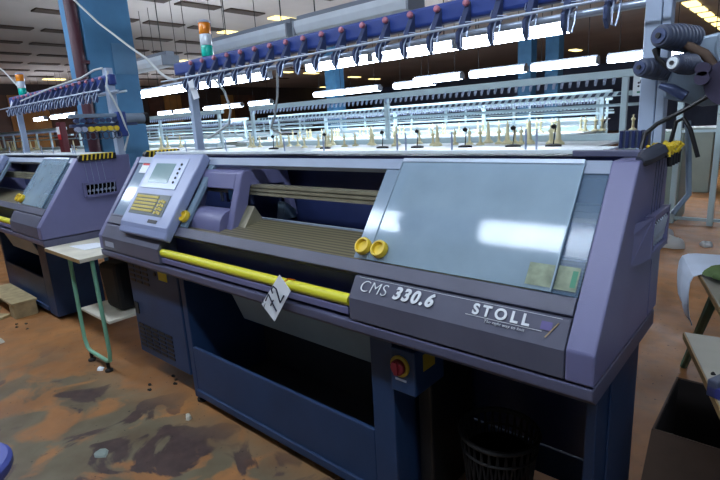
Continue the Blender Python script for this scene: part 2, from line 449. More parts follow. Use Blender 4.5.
    top = tr.build('yarn_tray', M['white'], root, .002)
    for x in (.35,.75,1.22,1.48,1.88,1.92,2.12,2.39,2.425):
        if x < L-.2: MB().tube([(x,.43,1.334),(x,.43,1.40)], .0035, 6).build('yarn_pin', M['wire'], top)
    if main: MB().box(L-.20,L-.02,.385,.42,1.317,1.336).build('tray_end_cap', M['rim'], root, .003)
    # overhead yarn beam ----------------------------------------------
    for x, w, ph in ((.2,.022,1.795),(L-.045,.034,2.05 if main else 1.905)):
        pm = MB().box(x-w,x+w*.25,.59,.64,.80,ph); pm.box(x+w*.35,x+w,.585,.635,.80,ph)
        pm.build('beam_post', M['post'], root, .003)
    MB().box(.06,L+.02,.585,.640,1.790,1.862).build('yarn_beam', M['beamblue'], root, .012)
    MB().tube([(-.12,.60,1.742),(L+.1,.60,1.742)], .010, 10).build('support_tube', M['alu'], root, smooth=True)
    MB().tube([(.05,.50,1.752),(L+.05,.50,1.752)], .005, 8).build('guide_tube', M['alu'], root, smooth=True)
    MB().tube([(.05,.68,1.748),(L+.05,.68,1.748)], .008, 8).build('rear_tube', M['white'], root, smooth=True)
    n = int((L-.35)/.121)
    for i in range(n+1):
        x = .288+.121*i
        u = MB(); u.prism([(.555,1.80),(.585,1.845),(.585,1.76),(.54,1.735),(.525,1.75)], x-.011, x+.011)
        u.prism([(.52,1.752),(.50,1.735),(.50,1.70),(.525,1.675),(.535,1.70),(.53,1.74)], x-.006, x+.006)
        u = u.build('yarn_brake', M['bracket'], root, .002)
        MB().lathe([(.012,0),(.012,.010),(.007,.014)], (x,.572,1.838), (0,-1,.25), 14).build('tension_knob', M['pink'], u)
        w = MB()
        w.tube([(x+.02,.52,1.76),(x+.022,.49,1.72),(x+.024,.485,1.68),(x+.032,.49,1.675),(x+.036,.50,1.70),(x+.036,.52,1.755)], .0028, 5)
        w.tube([(x-.03,.585,1.80),(x-.02,.55,1.775),(x+.05,.53,1.765)], .002, 5)
        w.build('wire_loop', M['wire'], u)
    # stack light
    sl = MB().lathe([(.030,0),(.030,.012),(.012,.014),(.012,.0)], (.395,.62,1.852)).build('stack_light', M['bracket'], root)
    zz = 1.864
    for nm, mt in (('green_lens','greenlens'),('clear_lens','clearlens'),('orange_lens','orangelens')):
        MB().lathe([(.033,0),(.034,.003),(.034,.057),(.032,.060)], (.395,.62,zz)).build('lens', M[mt], sl, smooth=True, label=nm.replace('_',' ')); zz += .061
    MB().lathe([(.035,0),(.035,.008),(.02,.014)], (.395,.62,zz)).build('lens_cap', M['silver'], sl, smooth=True)

def guide_strip(root, x, y0, y1, z):
    b = MB().prism([(y0,z-.03),(y0,z-.005),(y0+.012,z+.012),(y1,z+.012),(y1,z-.03)], x-.012, x+.028).build('yarn_comb', M['black'], root, .003)
    n = 8
    for i in range(n):
        y = y0+.02+(y1-y0-.03)*i/n
        m = MB(); m.hexa([(x-.014,y,z-.024),(x+.03,y,z-.024),(x+.03,y+.009,z-.024),(x-.014,y+.009,z-.024),
                (x-.014,y+.010,z+.016),(x+.03,y+.010,z+.016),(x+.03,y+.019,z+.016),(x-.014,y+.019,z+.016)])
        m.build('comb_tooth', M['yellow'], b)

def side_unit(root, L, main):
    # yarn comb on the top edge of the right side
    if main:
        b = MB().tube([(L-.008,.325,1.312),(L+.0,.345,1.318),(L+.012,.44,1.328)], [.012,.022,.024], 8)
        b = b.build('end_cap', M['capgrey'], root, smooth=True)
        c = MB().box(L-.005,L+.035,.43,.64,1.312,1.318).build('yarn_comb', M['black'], root)
        random.seed(3)
        for i in range(34):
            y = .44+.006*i; x = L+random.uniform(-.008,.036)
            MB().tube([(x,y,1.312),(x+random.uniform(-.012,.012),y+random.uniform(-.006,.006),1.326),(x+random.uniform(-.02,.022),y+random.uniform(-.01,.01),1.342)], [.0045,.0035,.0065], 6).build('yarn_eyelet', M['yellow'], c)
        for i in range(4):
            MB().tube([(L+.035,.46+.04*i,1.317),(L+.037,.46+.04*i,1.285)], [.008,.006], 8).build('yarn_guide', M['black'], c)
        y0, y1, za, zb = .385,.605,1.035,1.155
    else:
        guide_strip(root, L-.006, .30, .55, 1.322)
        y0, y1, za, zb = .30,.535,1.045,1.150
    # recessed box that stands proud of the side
    f = MB(); t = .018; d = .024 if main else .022
    f.box(L,L+d,y0,y1,zb-t,zb); f.box(L,L+d,y0,y1,za,za+t); f.box(L,L+d,y0,y0+t,za,zb); f.box(L,L+d,y1-t,y1,za,zb)
    if main: f.hexa([(L,y0-.11,za-.012),(L+.002,y0,za-.012),(L+d,y0,za),(L,y0-.11,za+.004),(L,y0-.11,zb-.03),(L+.002,y0,zb-.01),(L+d,y0,zb),(L,y0-.09,zb+.0)])
    f = f.build('tensioner_box', M['casing'], root, .003)
    MB().box(L,L+.004,y0+t,y1-t,za+t,zb-t).build('box_recess', M['matteblack'], f)
    n = 7; 
    for i in range(n):
        y = y0+.035+(y1-y0-.07)*i/(n-1)
        m = MB().tube([(L+.012,y,za+.02),(L+.022,y+.006,zb-.03),(L+.012,y+.01,zb-.018)], .003, 6)
        m.lathe([(.009,0),(.009,.012)], (L+.006,y,za+.045), (1,0,0), 10)
        m.build('tensioner', M['alu'], f)
    for i in range(4):
        y = y0+.04+(y1-y0-.08)*i/4
        MB().tube([(L+.008,y,zb),(L+.015,y-.01,1.31)], .0009, 4).build('thread', M['roller'] if main else M['wire'], root)

def carriage(root, xa, xb):
    # bridge over the beds: an arch at the right end, joined by a beam to the front hood
    arch = [(.155,.985),(.252,1.250),(.270,1.262),(.51,1.252),(.528,1.238),(.575,1.0),(.545,1.0),(.50,1.175),(.293,1.186),(.268,1.10),(.235,1.03),(.235,.985)]
    c = MB().prism(arch, xb-.045, xb).build('carriage', M['casing'], root, .006, label='lilac carriage bridge')
    MB().prism(arch, xa-.10, xa-.055).build('carriage_arch', M['casing'], c, .006)
    MB().prism([(.228,1.175),(.253,1.249),(.272,1.260),(.51,1.250),(.526,1.236),(.50,1.178)], xa-.056, xb-.044).build('carriage_beam', M['casing'], c, .006)
    hood = [(.125,.99)]
    for k in range(9):
        a = PI*.92*k/8; hood.append((.205-.078*math.cos(a), 1.01+.075*math.sin(a)))
    hood += [(.29,1.0)]
    MB().prism(hood, xa-.04, xb-.045).build('carriage_hood', M['casing'], c, .003, smooth=True)
    MB().prism([(.180,.985),(.262,1.098),(.310,1.02),(.29,.985)], xb-.002, xb+.055).build('cam_box', M['beige'], c, .002)
    MB().prism([(.43,1.0),(.45,1.09),(.52,1.04),(.52,1.0)], xb-.002, xb+.05).build('rear_cam_box', M['slate'], c, .002)
    for i in range(6):
        x = xa+.0+.05*i
        MB().tube([(x,.325,1.09),(x,.325,1.18)], .009, 8).build('yarn_feeder', M['bracket' if i % 2 else 'alu'], c)
    MB().box(xa+.11,xa+.15,.29,.30,1.11,1.16).build('feeder_clamp', M['pillar'], c, .002)
    MB().box(xa-.05,xb-.05,.50,.51,1.0,1.19).build('carriage_back', M['dknavy'], c)

# ---------------- machine in the foreground
m1 = thing('knitting_machine', 'large lilac flat knitting machine in the foreground with wide hazy cover and yellow bar', 'knitting machine', (0,0,0), 0)
machine(m1, 2.75, 1.93, (1.972,2.072), True)
nb = [o for o in m1.children if o.name.startswith('name_block')][0]
SX = (1,0,0)
def on_block(s): return sp(0,s,.0012)
def txt(t, size, x, s, m='letter', **k):
    p = on_block(s); return text_part(t, size, 'lettering', M[m], nb, (x,p.y,p.z), SX, T, **k)
txt('CMS', .056, 2.012, .020, shear=.18, spacing=1.06, bold=-.0010)
txt('330.6', .054, 2.150, .0210, shear=.24, spacing=1.22, bold=.0022)
txt('STOLL', .042, 2.422, .0305, spacing=1.48, bold=.0014)
txt('The right way to knit', .0125, 2.462, .013, spacing=1.05, shear=.2, bold=-.0002)
w = MB(); slab(w, 2.405,2.618,.0245,.0257,.0004,.0012); w.build('rule_line', M['letter'], nb)
w = MB(); slab(w, 2.0,2.66,.0655,.0665,.0004,.0012); w.build('rule_line', M['letter'], nb)
w = MB(); w.hexa([sp(2.628,.012,.0004),sp(2.631,.012,.0004),sp(2.631,.012,.0014),sp(2.628,.012,.0014),sp(2.652,.054,.0004),sp(2.655,.054,.0004),sp(2.655,.054,.0014),sp(2.652,.054,.0014)])
w.build('logo_stroke', M['gold'], nb)
w = MB(); slab(w, 2.612,2.640,.030,.052,.0002,.0008); w.build('logo_patch', M['violetlogo'], nb)

# ---------------- friction feeders: wheels along a bracket at the right posts
def feeder_main(root):
    f = MB()
    f.poly([(.0,.0),(.10,-.03),(.24,-.02),(.26,.10),(.20,.17),(.08,.155),(.02,.08)], (2.735,.56,1.47), (1,0,0), (0,0,1), (0,.05,0))
    f = f.build('yarn_feed_unit', M['drumgrey'], root, .008)
    ax = V((.42,.90,-.06)).normalized()
    def wheel(x, y, z, r, ln, m, mc):
        b = MB(); prof = [(r*.45,0),(r*.72,.001),(r*.80,.006)]
        n = 9
        for k in range(n):
            h = .012+(ln-.02)*k/(n-1); g = r*(.82+.18*min(1,k/4)); prof += [(g,h-.001),(g*.90,h+.002),(g*.90,h+.005),(g,h+.007)]
        prof += [(r*.9,ln)]
        b.lathe(prof, (x,y,z), ax, 28); o = b.build('feed_wheel', M[m], f, smooth=True)
        MB().lathe([(r*.55,-.003),(r*.55,.002),(r*.2,.003)], (x,y-.001,z), ax, 20).build('wheel_hub', M[mc], o)
        MB().lathe([(r*.20,-.007),(r*.20,.003)], (x,y-.001,z), ax, 14).build('axle', M['black'], o)
    wheel(2.738,.46,1.630,.036,.135,'roller','bracket')
    wheel(2.690,.49,1.556,.031,.130,'roller','bracket')
    wheel(2.778,.44,1.556,.027,.075,'roller','white')
    for (x,z) in ((2.842,1.535),(2.842,1.512)):
        MB().lathe([(.017,0),(.017,.05)], (x,.46,z), (0,1,0), 18).build('eccentric_lobe', M['plum'], f, smooth=True)
    MB().lathe([(.072,0),(.078,.006),(.078,.03)], (2.935,.50,1.590), (0,1,0), 40).build('gear_cover', M['drumgrey'], f, smooth=True)
    MB().ring((2.935,.498,1.590), (1,0,0), (0,0,1), .058, .006, 40).build('cable_ring', M['black'], f, smooth=True)
    MB().lathe([(.062,0),(.062,.04)], (2.905,.49,1.500), (0,1,0), 30).build('drive_drum', M['plum'], f, smooth=True)
    MB().tube([(2.79,.52,1.605),(2.835,.52,1.575),(2.86,.52,1.545)], [.011,.013,.010], 12).build('clamp_arm', M['card'], f, smooth=True)
    MB().tube([(2.735,.53,1.505),(2.765,.53,1.492),(2.80,.53,1.470)], [.008,.014,.014], 12).build('pivot_pin', M['bracket'], f, smooth=True)
    MB().tube([(2.725,.50,1.60),(2.732,.49,1.575),(2.760,.50,1.545)], [.011,.006,.006], 10).build('lever', M['black'], f, smooth=True)
    MB().tube([(2.86,.50,1.470),(2.80,.50,1.432),(2.745,.48,1.40),(2.725,.44,1.375),(2.72,.42,1.32)], .006, 8).build('drive_cable', M['black'], root, smooth=True)
    g = MB()
    for k in range(5): g.box(2.655+.016*k,2.665+.016*k,.46,.50,1.335,1.385)
    g.build('cable_plug', M['dknavy'], root, .002)
    MB().tube([(2.76,.60,1.34),(2.77,.60,1.40),(2.79,.59,1.41),(2.81,.58,1.38),(2.835,.58,1.30)], .006, 8).build('bent_pin', M['black'], root, smooth=True)
    MB().tube([(2.79,.66,1.40),(2.80,.66,1.30),(2.81,.66,1.18),(2.775,.64,1.12)], .008, 8).build('hose', M['drumgrey'], root, smooth=True)
feeder_main(m1)

# ---------------- the machine to the left
L2 = 2.30
m2 = thing('knitting_machine', 'smaller looking lilac knitting machine at the far left, beyond the little table', 'knitting machine', (-.608-L2,-.119,0), 0)
machine(m2, L2, L2-.70, (L2-.96,L2-.78), False)
def feeder_left(root, L):
    x = L-.01
    f = MB().box(x-.03,x+.03,.30,.74,1.515,1.535).build('yarn_feed_unit', M['bracket'], root, .003)
    MB().box(x-.028,x+.028,.30,.66,1.575,1.600).build('upper_bar', M['drumgrey'], f, .003)
    MB().box(x-.04,x+.04,.60,.66,1.44,1.61).build('gear_case', M['beamblue'], f, .006)
    MB().tube([(x,.66,1.56),(x,.80,1.56)], .038, 18).build('motor', M['drumgrey'], f, smooth=True)
    MB().tube([(x,.80,1.56),(x,.83,1.56)], .040, 18).build('motor_cap', M['black'], f, smooth=True)
    for i in range(7):
        y = .325+.042*i
        MB().tube([(x+.02,y,1.50),(x+.055,y,1.50)], .017, 12).build('feed_wheel', M['yellow' if i > 1 else 'silver'], f, smooth=True)
        MB().tube([(x+.02,y,1.555),(x+.05,y,1.555)], .015, 12).build('upper_wheel', M['bracket'], f, smooth=True)
        MB().ring((x+.045,y+.005,1.455), (0,1,0), (0,0,1), .024, .004, 16, 5).build('wire_coil', M['roller'], f, smooth=True)
    MB().tube([(x-.03,.62,1.86),(x,.60,1.88),(x+.03,.56,1.78),(x+.05,.62,1.60),(x+.03,.66,1.45),(x+.02,.62,1.34)], .007, 8).build('loose_cable', M['cable'], root, smooth=True)
    MB().tube([(x-1.8,.56,1.80),(x-1.0,.56,1.85),(x-.35,.56,1.87),(x-.12,.56,1.90),(x-.03,.58,1.905)], .007, 8).build('loose_cable', M['cable'], root, smooth=True)
feeder_left(m2, L2)

# tags ------------------------------------------------------------------
def sheet(pts, t, name, m, parent=None):
    P = [V(p) for p in pts]; n = (P[1]-P[0]).cross(P[3]-P[0]).normalized()*t
    b = MB(); b.hexa([*P, *[p+n for p in P]]); return b.build(name, m, parent)
t72 = sheet([(1.608,-.026,.728),(1.714,-.022,.870),(1.646,-.012,.918),(1.530,-.020,.780)], .0012, 'price_tag', M['paper'])
tag(t72, 'white paper tag with handwritten 72 hanging from the yellow bar', 'tag')
A = V((1.634-1.518,.008,.911-.776)); B = V((-(.911-.776),0,.116))
nn = A.cross(B).normalized(); off = nn*(-.0016) if nn.y > 0 else nn*.0016
P0 = V((1.578,-.0215,.778))+off
# the two digits, drawn with strokes of ink
Au = A.normalized(); Bu = (B-Au*Au.dot(B)).normalized()
def ink(strokes, name, org, r=.0030, k=1.25):
    b = MB()
    for st in strokes: b.tube([org+Au*a*k+Bu*c*k for a, c in st], r, 5)
    return b.build(name, M['ink'], t72)
org = V((1.617,-.0315,.767))
ink([[(.0,.048),(.028,.052),(.018,.02),(.012,-.004)],[(.006,.024),(.03,.026)]], 'handwritten_digit', org)
ink([[(.046,.040),(.052,.052),(.066,.052),(.070,.038),(.056,.014),(.048,.002),(.080,.004)]], 'handwritten_digit', org)
ink([[(-.032,.062),(-.030,.075),(-.022,.066)],[(-.016,.064),(-.010,.078)],[(-.034,.050),(-.012,.055)]], 'handwritten_note', org, .0010, 1)
cl = MB().tube([(1.670,-.012,.895),(1.678,.0,.903),(1.680,.03,.891)], .003, 6).build('clip', M['orangelens'], t72)

pt = sheet([(.215,.575,1.755),(.275,.575,1.76),(.325,.575,1.64),(.262,.575,1.632)], .0012, 'paper_tag', M['paper'])
tag(pt, 'blank white slip taped on the left post of the nearest machine', 'tag')
px2 = -.608-L2+.2
p2 = sheet([(px2-.07,.445,1.76),(px2+.0,.445,1.68),(px2+.09,.445,1.75),(px2+.02,.445,1.83)], .0012, 'paper_tag', M['paper'])
tag(p2, 'square white number slip with one black stroke on the far left post', 'tag')
MB().tube([(px2+.0,.441,1.74),(px2+.022,.441,1.775),(px2+.03,.441,1.75)], .004, 5).build('handwritten_stroke', M['ink'], p2)

# ---------------------------------------------------------------- setting
def plane_box(name, m, x0,x1,y0,y1,z0,z1): return struct(MB().box(x0,x1,y0,y1,z0,z1).build(name, m))
plane_box('floor', M['floor'], -25.2,9,-7,33,-.06,0)
cm = mat('ceiling_panels', (186,176,168), .8, noise=.12, nscale=.6)
plane_box('ceiling', cm, -25.2,9,-7,33,4.0,4.12)
wl = bpy.data.materials.new('timber_wall'); wl.use_nodes = True
plane_box('wall_left', mat('dark_wall', (52,38,34), .7, noise=.25, nscale=.7), -25.2,-25.0,-7,33,0,4)
plane_box('wall_back', mat('back_wall', (92,100,124), .7, noise=.3, nscale=.5), -25,9,33,33.2,0,4)
plane_box('wall_front', mat('front_wall', (150,150,150), .8), -25,9,-7.2,-7,0,4)
# timber panels fixed along the left wall
for i, (y0,y1,mt) in enumerate(((4.6,6.4,'brownpanel'),(6.45,8.1,'tanpanel'),(8.15,9.6,'brownpanel'),(13.2,14.1,'brownpanel'),(14.15,15.2,'tanpanel'),(15.25,16.0,'brownpanel'),(18.0,18.9,'tanpanel'),(19,20.6,'brownpanel'))):
    struct(MB().box(-25.0,-24.94,y0,y1,.2,3.5).build('trim_%d' % (i+1), M[mt]))
# ceiling beams across the hall
for i, x in enumerate((-3.7,-5.75,-7.9,-10.0,-12.0,-14.1,-16.2,-18.4,-20.5)):
    pass
# slots in the ceiling
slot = MB().box(-.16,.16,-.47,.47,-.03,0).build('ceiling_vent', M['slot']); 
tag(slot, 'narrow dark slot vent set in the grey ceiling', 'ceiling vent', 'dark slots in the ceiling')
lit = MB().box(-.16,.16,-.42,.42,-.035,0).build('ceiling_light', M['warmlight'])
tag(lit, 'warm yellow glowing ceiling panel among the dark slots', 'ceiling light', 'yellow lit ceiling panels')
litpos = [(-6.95,7.8),(-9.1,7.8),(-9.1,9.9),(-14.8,9.9),(-22.4,7.7),(-16.7,16.2),(-16.7,18.0),(-17.6,20.5),(-17.6,22.4),(-18.2,25.0),(-24,26.4),
          (.36,15.7),(.36,16.9),(.36,18.2),(.36,19.5),(.36,21),(.36,22.5),(-5.2,23.4),(-.7,26.0)]
first = True
for x, y in litpos:
    o = lit if first else lit.copy()
    if not first: COL.objects.link(o)
    o.location = (x,y,3.999); first = False
first = True
for i in range(10):
    for j in range(14):
        x = -2.7-2.08*i; y = 3.0+1.17*j+(.35 if i % 2 else 0)
        if x < -2.5 and y < 2.2+ .1*abs(x): pass
        # keep to what the camera sees: between the pillar line and the horizon
        if y > 4.5+.95*abs(x+2) or y < .25*abs(x): continue
        if any(abs(x-a) < 1.1 and abs(y-b) < .7 for a, b in litpos): continue
        o = slot if first else slot.copy()
        if not first: COL.objects.link(o)
        o.location = (x,y,3.999); first = False

# near blue pillar
pl = thing('pillar', 'tall blue painted pillar with maroon pipe behind the left machine', 'pillar', (-2.23,1.16,0))
MB().box(-.23,.23,-.23,.23,0,4.0).build('shaft', M['pillar'], pl, .01)
MB().box(.232,.236,-.0,.225,2.02,2.30).build('pale_band', M['pillarpale'], pl)
MB().tube([(.19,-.29,0),(.19,-.29,4.0)], .052, 14).build('pipe', M['pipe'], pl, smooth=True)
for k in range(3): MB().box(.13,.25,-.30,-.225,1.0+k*1.1,1.03+k*1.1).build('pipe_clamp', M['pipe'], pl)
far_label = ['pale blue far pillar left of centre between lamp rows','blue far pillar, the left one of the right pair','blue far pillar, the right one of the right pair']
for k, (x,y) in enumerate(((-9.2,11.8),(-4.35,16.2),(-3.7,16.9))):
    o = MB().box(-.23,.23,-.23,.23,0,4.0).build('pillar', M['pillar'], None, .01, loc=(x,y,0)); tag(o, far_label[k], 'pillar')

# fluorescent lamps ----------------------------------------------------------
def lamp(on, rod=1.67):
    r = thing('fluorescent_lamp', '', 'lamp')
    h = MB(); h.prism([(-.06,.03),(-.05,.080),(.05,.080),(.06,.03)], -.64, .64)
    h.build('housing', M['lamphouse'], r, .004)
    d = MB(); d.prism([(-.105,.03),(-.110,-.02),(-.09,-.075),(-.04,-.095),(.04,-.095),(.09,-.075),(.110,-.02),(.105,.03)], -.625, .625)
    d.build('cover', M['tube'] if on else M['diffoff'], r, .004)
    for s in (-1,1):
        MB().box(s*.632-.012,s*.632+.012,-.112,.112,-.09,.035).build('end_cap', M['lamphouse'], r, .004)
        MB().tube([(s*.45,0,.07),(s*.45,0,rod)], .006, 6).build('hanger', M['black'], r)
    return r
on0, off0 = lamp(True), lamp(False)
used = {True: False, False: False}
def put(on, x, y, z, label, group, rz=0):
    src = on0 if on else off0
    if used[on]: src = copy_tree(src)
    used[on] = True
    src.location = (x,y,z); src.rotation_euler = (0,0,rz); src['label'] = label; src['group'] = group
    return src
Z = 2.33
for x in (-7.3,-5.9,-4.62,-3.57,-1.32+.0,.43):
    pass
rowA = [(-8.5,),(-7.2,),(-5.9,),(-4.6,),(-2.27,),(-.93,),(.41,)]
for (x,) in rowA:
    put(True, x, 4.62, Z, 'lit fluorescent lamp in the nearest glowing row above the frames' if x > -3 else 'lit fluorescent lamp in the left run of the nearest glowing row', 'nearest lit lamp row, right run' if x > -3 else 'nearest lit lamp row, left run')
for x in (-8.0,-6.7,-4.9,-3.6+.0,-2.1,-.7,.75,2.2):
    put(True, x, 9.4+(.9 if x < -3.7 else 0), Z, 'small lit fluorescent lamp in the second glowing row, farther back', 'second lit lamp row')
for x in (-19.5,-18.0,-15.6,-14.3,-12.5):
    put(True, x, 11.2, Z, 'tiny lit fluorescent lamp far away on the left', 'far left lit lamps')
for x in (-22.5,-20.4,-19.0):
    put(True, x, 6.9, Z, 'lit fluorescent lamp seen under the beam of the left machine', 'lit lamps behind the left machine')
lo = ['unlit fluorescent lamp farthest left of the three nearest unlit ones', 'unlit fluorescent lamp in the middle of the three nearest unlit ones', 'unlit fluorescent lamp, largest and rightmost of the three nearest unlit ones']
for k, x in enumerate((-3.55,-1.28,.08)):
    put(False, x, 2.28, Z, lo[k], None)['group'] = 'nearest unlit lamps'
# lamps above the aisle in front of the machine (they mirror in the cover)
for x in (-4.6,-3.2,-1.7,-.02,1.96,3.4):
    put(True, x, -.93, 2.92, 'lit fluorescent lamp above the aisle in front of the machine', 'aisle lamps').scale = (1,.7,1)

# ---------------------------------------------------------------- rows of machines behind
def back_unit(x0, x1, y, ztop, label, teeth=True, group=None, n_post=3, z0=1.2):
    r = thing('knitting_machine', label, 'knitting machine', (x0,y,0), 0, group)
    W = x1-x0
    MB().box(0,W,-.55,.15,.10,1.10).build('body', M['greycab'], r, .01)
    MB().box(-.02,W+.02,-.80,.22,z0-.02,z0).build('yarn_table', M['white'], r, .004)
    MB().box(-.02,W+.02,-.10,.0,z0+.0,z0+.05).build('table_ledge', M['wframe'], r, .004)
    for k in range(n_post):
        x = W*k/(n_post-1) if n_post > 1 else 0
        MB().box(x-.022,x+.022,-.02,.02,.0,ztop).build('frame_post', M['wframe'], r, .003)
    MB().box(-.03,W+.10,-.025,.025,ztop-.035,ztop+.02).build('frame_beam', M['wframe'], r, .003)
    if teeth:
        n = int(W/.065)
        b = MB()
        for k in range(n):
            x = .03+k*.065
            b.prism([(-.03,ztop-.035),(-.045,ztop-.06),(-.04,ztop-.085),(-.025,ztop-.06),(-.01,ztop-.035)], x, x+.018)
        o = b.build('yarn_guide_row', M['wire'], r); o['kind'] = 'stuff'
        MB().box(-.03,W+.05,.10,.16,ztop-.17,ztop-.135).build('yarn_rail', M['wframe'], r)
        b = MB()
        for k in range(n):
            x = .03+k*.065
            b.hexa([(x,.095,ztop-.165),(x+.03,.095,ztop-.165),(x+.03,.10,ztop-.165),(x,.10,ztop-.165),(x+.02,.085,ztop-.14),(x+.05,.085,ztop-.14),(x+.05,.095,ztop-.14),(x+.02,.095,ztop-.14)])
        o = b.build('yarn_brake_row', M['roller'], r); o['kind'] = 'stuff'
        MB().box(-.03,W+.05,.30,.33,ztop-.25,ztop-.225).build('lower_rail', M['wframe'], r)
    return r
rb1 = back_unit(-2.62,1.98,3.2,1.70,'white framed knitting machine directly behind the foreground machine', n_post=3)
s9 = MB().box(4.66,4.80,-.03,-.022,1.52,1.68).build('number_board', M['white'], rb1)
text_part(':9', .07, 'board_number', M['ink'], s9, (4.69,-.0315,1.585), (1,0,0), (0,0,1), bold=.003)
MB().box(4.69,4.78,-.033,-.030,1.540,1.552).build('green_bar', M['stickerG'], s9)
back_unit(-8.6,-3.4,3.2,1.70,'white framed knitting machine seen between pillar and left post', n_post=4)
back_unit(-15.0,-9.4,3.2,1.66,'white framed machine at far left behind the smaller lilac machine', n_post=7)
back_unit(-4.7,1.25,5.2,1.62,'white framed machine in the second row back', n_post=5)
back_unit(-12.5,-5.5,5.2,1.62,'white framed machine in the second row, left part, beyond the pillar', n_post=5)
back_unit(-6.5,.5,7.6,1.60,'white framed machine in the third row back', n_post=6)
back_unit(-17,-7.3,7.6,1.60,'white framed machine in the third row, left part', n_post=6)
back_unit(-9,-.3,11.0,1.62,'white framed machine in the farthest row', n_post=6)
back_unit(-21,-10,11.0,1.62,'white framed machine in the farthest row, left part', n_post=6)

# dark yarn-cone racks that close the view between rows
cone0 = MB().lathe([(.034,0),(.034,.010),(.012,.025),(.010,.085),(.018,.095),(.018,.105),(.006,.115),(.006,.14)], n=10).build('yarn_bobbin', M['cream'], None, smooth=True)
cone1 = MB().lathe([(.045,0),(.045,.012),(.020,.035),(.014,.11),(.010,.16),(.004,.19)], n=10).build('yarn_bobbin', M['cream'], None, smooth=True)
random.seed(11)
fl = {0: False, 1: False}
def bob(k, x, y, z, label, group, s=1):
    src = (cone0, cone1)[k]
    if fl[k]: src = src.copy(); COL.objects.link(src)
    fl[k] = True
    src.location = (x,y,z); src.scale = (s,s,s); tag(src, label, 'bobbin', group)
for cx, n in ((-2.3,3),(-1.75,4),(-1.1,5),(-.55,4),(.0,3),(.45,4),(.85,5),(1.25,4),(1.6,2)):
    for i in range(n):
        bob(0 if (i+n) % 3 else 1, cx+i*.085+random.uniform(-.02,.02), 2.80+random.uniform(-.12,.25), 1.2, 'cream spool standing in a cluster on the nearest white yarn table', 'spools on the nearest yarn table')
for cx, n in ((-3.6,5),(-2.9,4),(-2.2,5),(-1.5,4),(-.9,5),(-.2,4),(.5,5),(1.1,4),(1.7,3)):
    for i in range(n):
        bob(0, cx+i*.10+random.uniform(-.02,.02), 4.8+random.uniform(-.1,.2), 1.2, 'small cream spool on the second white yarn table', 'spools on the second yarn table', 1.15)
for cx, n in ((-7.9,4),(-7.0,4),(-6.2,3),(-5.4,4),(-4.5,4)):
    for i in range(n):
        bob(1, cx+i*.10, 2.75+random.uniform(-.1,.3), 1.2, 'pale spool on the yarn table behind the left post', 'spools on the left yarn table')
for cx, n in ((-14.2,3),(-13,3),(-12,3),(-11,3)):
    for i in range(n):
        bob(1, cx+i*.14, 2.8+random.uniform(-.1,.3), 1.2, 'pale spool on the yarn table at far left', 'spools on the far left yarn table', 1.3)
# little black disc tensioners at the front of the nearest yarn table
d0 = thing('disc_tensioner', '', 'yarn tensioner')
MB().lathe([(.055,0),(.055,.014),(.03,.02)], n=16).build('disc', M['rubber'], d0, smooth=True)
MB().tube([(0,0,.02),(.012,0,.13)], .004, 6).build('pin', M['black'], d0)
MB().lathe([(.0,.12),(.018,.13),(.02,.145),(.0,.16)], n=10).build('bead', M['black'], d0, smooth=True)
for i, x in enumerate((-1.35,-.55,.18,.56,1.02,1.42,1.72)):
    d = d0 if i == 0 else copy_tree(d0)
    d.location = (x,2.47,1.2); tag(d, 'black disc tensioner with upright pin on the nearest yarn table edge', 'yarn tensioner', 'disc tensioners on the nearest yarn table')

# red cabinet on the wall beside the pillar
rc = thing('fire_cabinet', 'dark red box with pink label left of the blue pillar', 'cabinet', (-4.68,1.54,0))
MB().box(-.07,.07,-.06,.02,.0,1.66).build('body', M['redbrown'], rc, .01)
MB().box(-.05,.05,-.066,-.06,1.43,1.60).build('label_plate', M['stickerR'], rc)
MB().box(-.05,.05,-.070,-.065,1.50,1.60).build('label_mark', M['paper'], rc)

# ---------------------------------------------------------------- little table between the machines
tb = thing('side_table', 'small pale wooden table on mint green tube legs between the two lilac machines', 'table', (-.31,.15,0))
MB().box(-.285,.285,-.27,.33,.742,.765).build('tabletop', M['wood'], tb, .002)
MB().box(-.285,.285,-.272,-.268,.742,.764).build('edge_band', M['edge'], tb)
for y in (-.19,.27):
    pts = [(-.115,y,.742),(-.125,y,.30),(-.125,y,.14),(-.10,y,.085),(-.06,y,.07),(.20,y,.07),(.245,y,.085),(.262,y,.14),(.262,y,.30),(.25,y,.742)]
    MB().tube(pts, .0125, 10).build('leg_frame', M['green'], tb, smooth=True)
    for x in (-.06,.20): MB().lathe([(.024,0),(.024,.012),(.010,.02),(.010,.06)], (x,y,0)).build('foot', M['rubber'], tb, smooth=True)
MB().box(-.15,.285,-.17,.27,.330,.348).build('lower_shelf', M['wood'], tb, .002)
bag = MB(); 
bag.hexa([(-.02,-.05,0),(.20,-.05,0),(.20,.16,0),(-.02,.16,0),(-.05,-.06,.30),(.22,-.06,.32),(.22,.18,.32),(-.05,.18,.30)])
bag = bag.build('bin', M['rubber'], None, .03, loc=(-.31,.15,.348)); tag(bag, 'black bin standing on the lower shelf of the small table', 'bin')
pp = MB(); random.seed(5)
pp.hexa([(-.12,-.05,0),(.10,-.04,0),(.16,.10,0),(-.04,.09,0),(-.12,-.05,.002),(.10,-.04,.003),(.16,.10,.012),(-.04,.09,.004)])
pp = pp.build('paper_sheet', M['paper'], None, 0, loc=(-.36,.04,.7652)); tag(pp, 'loose white paper sheet lying on the small wooden table', 'paper')

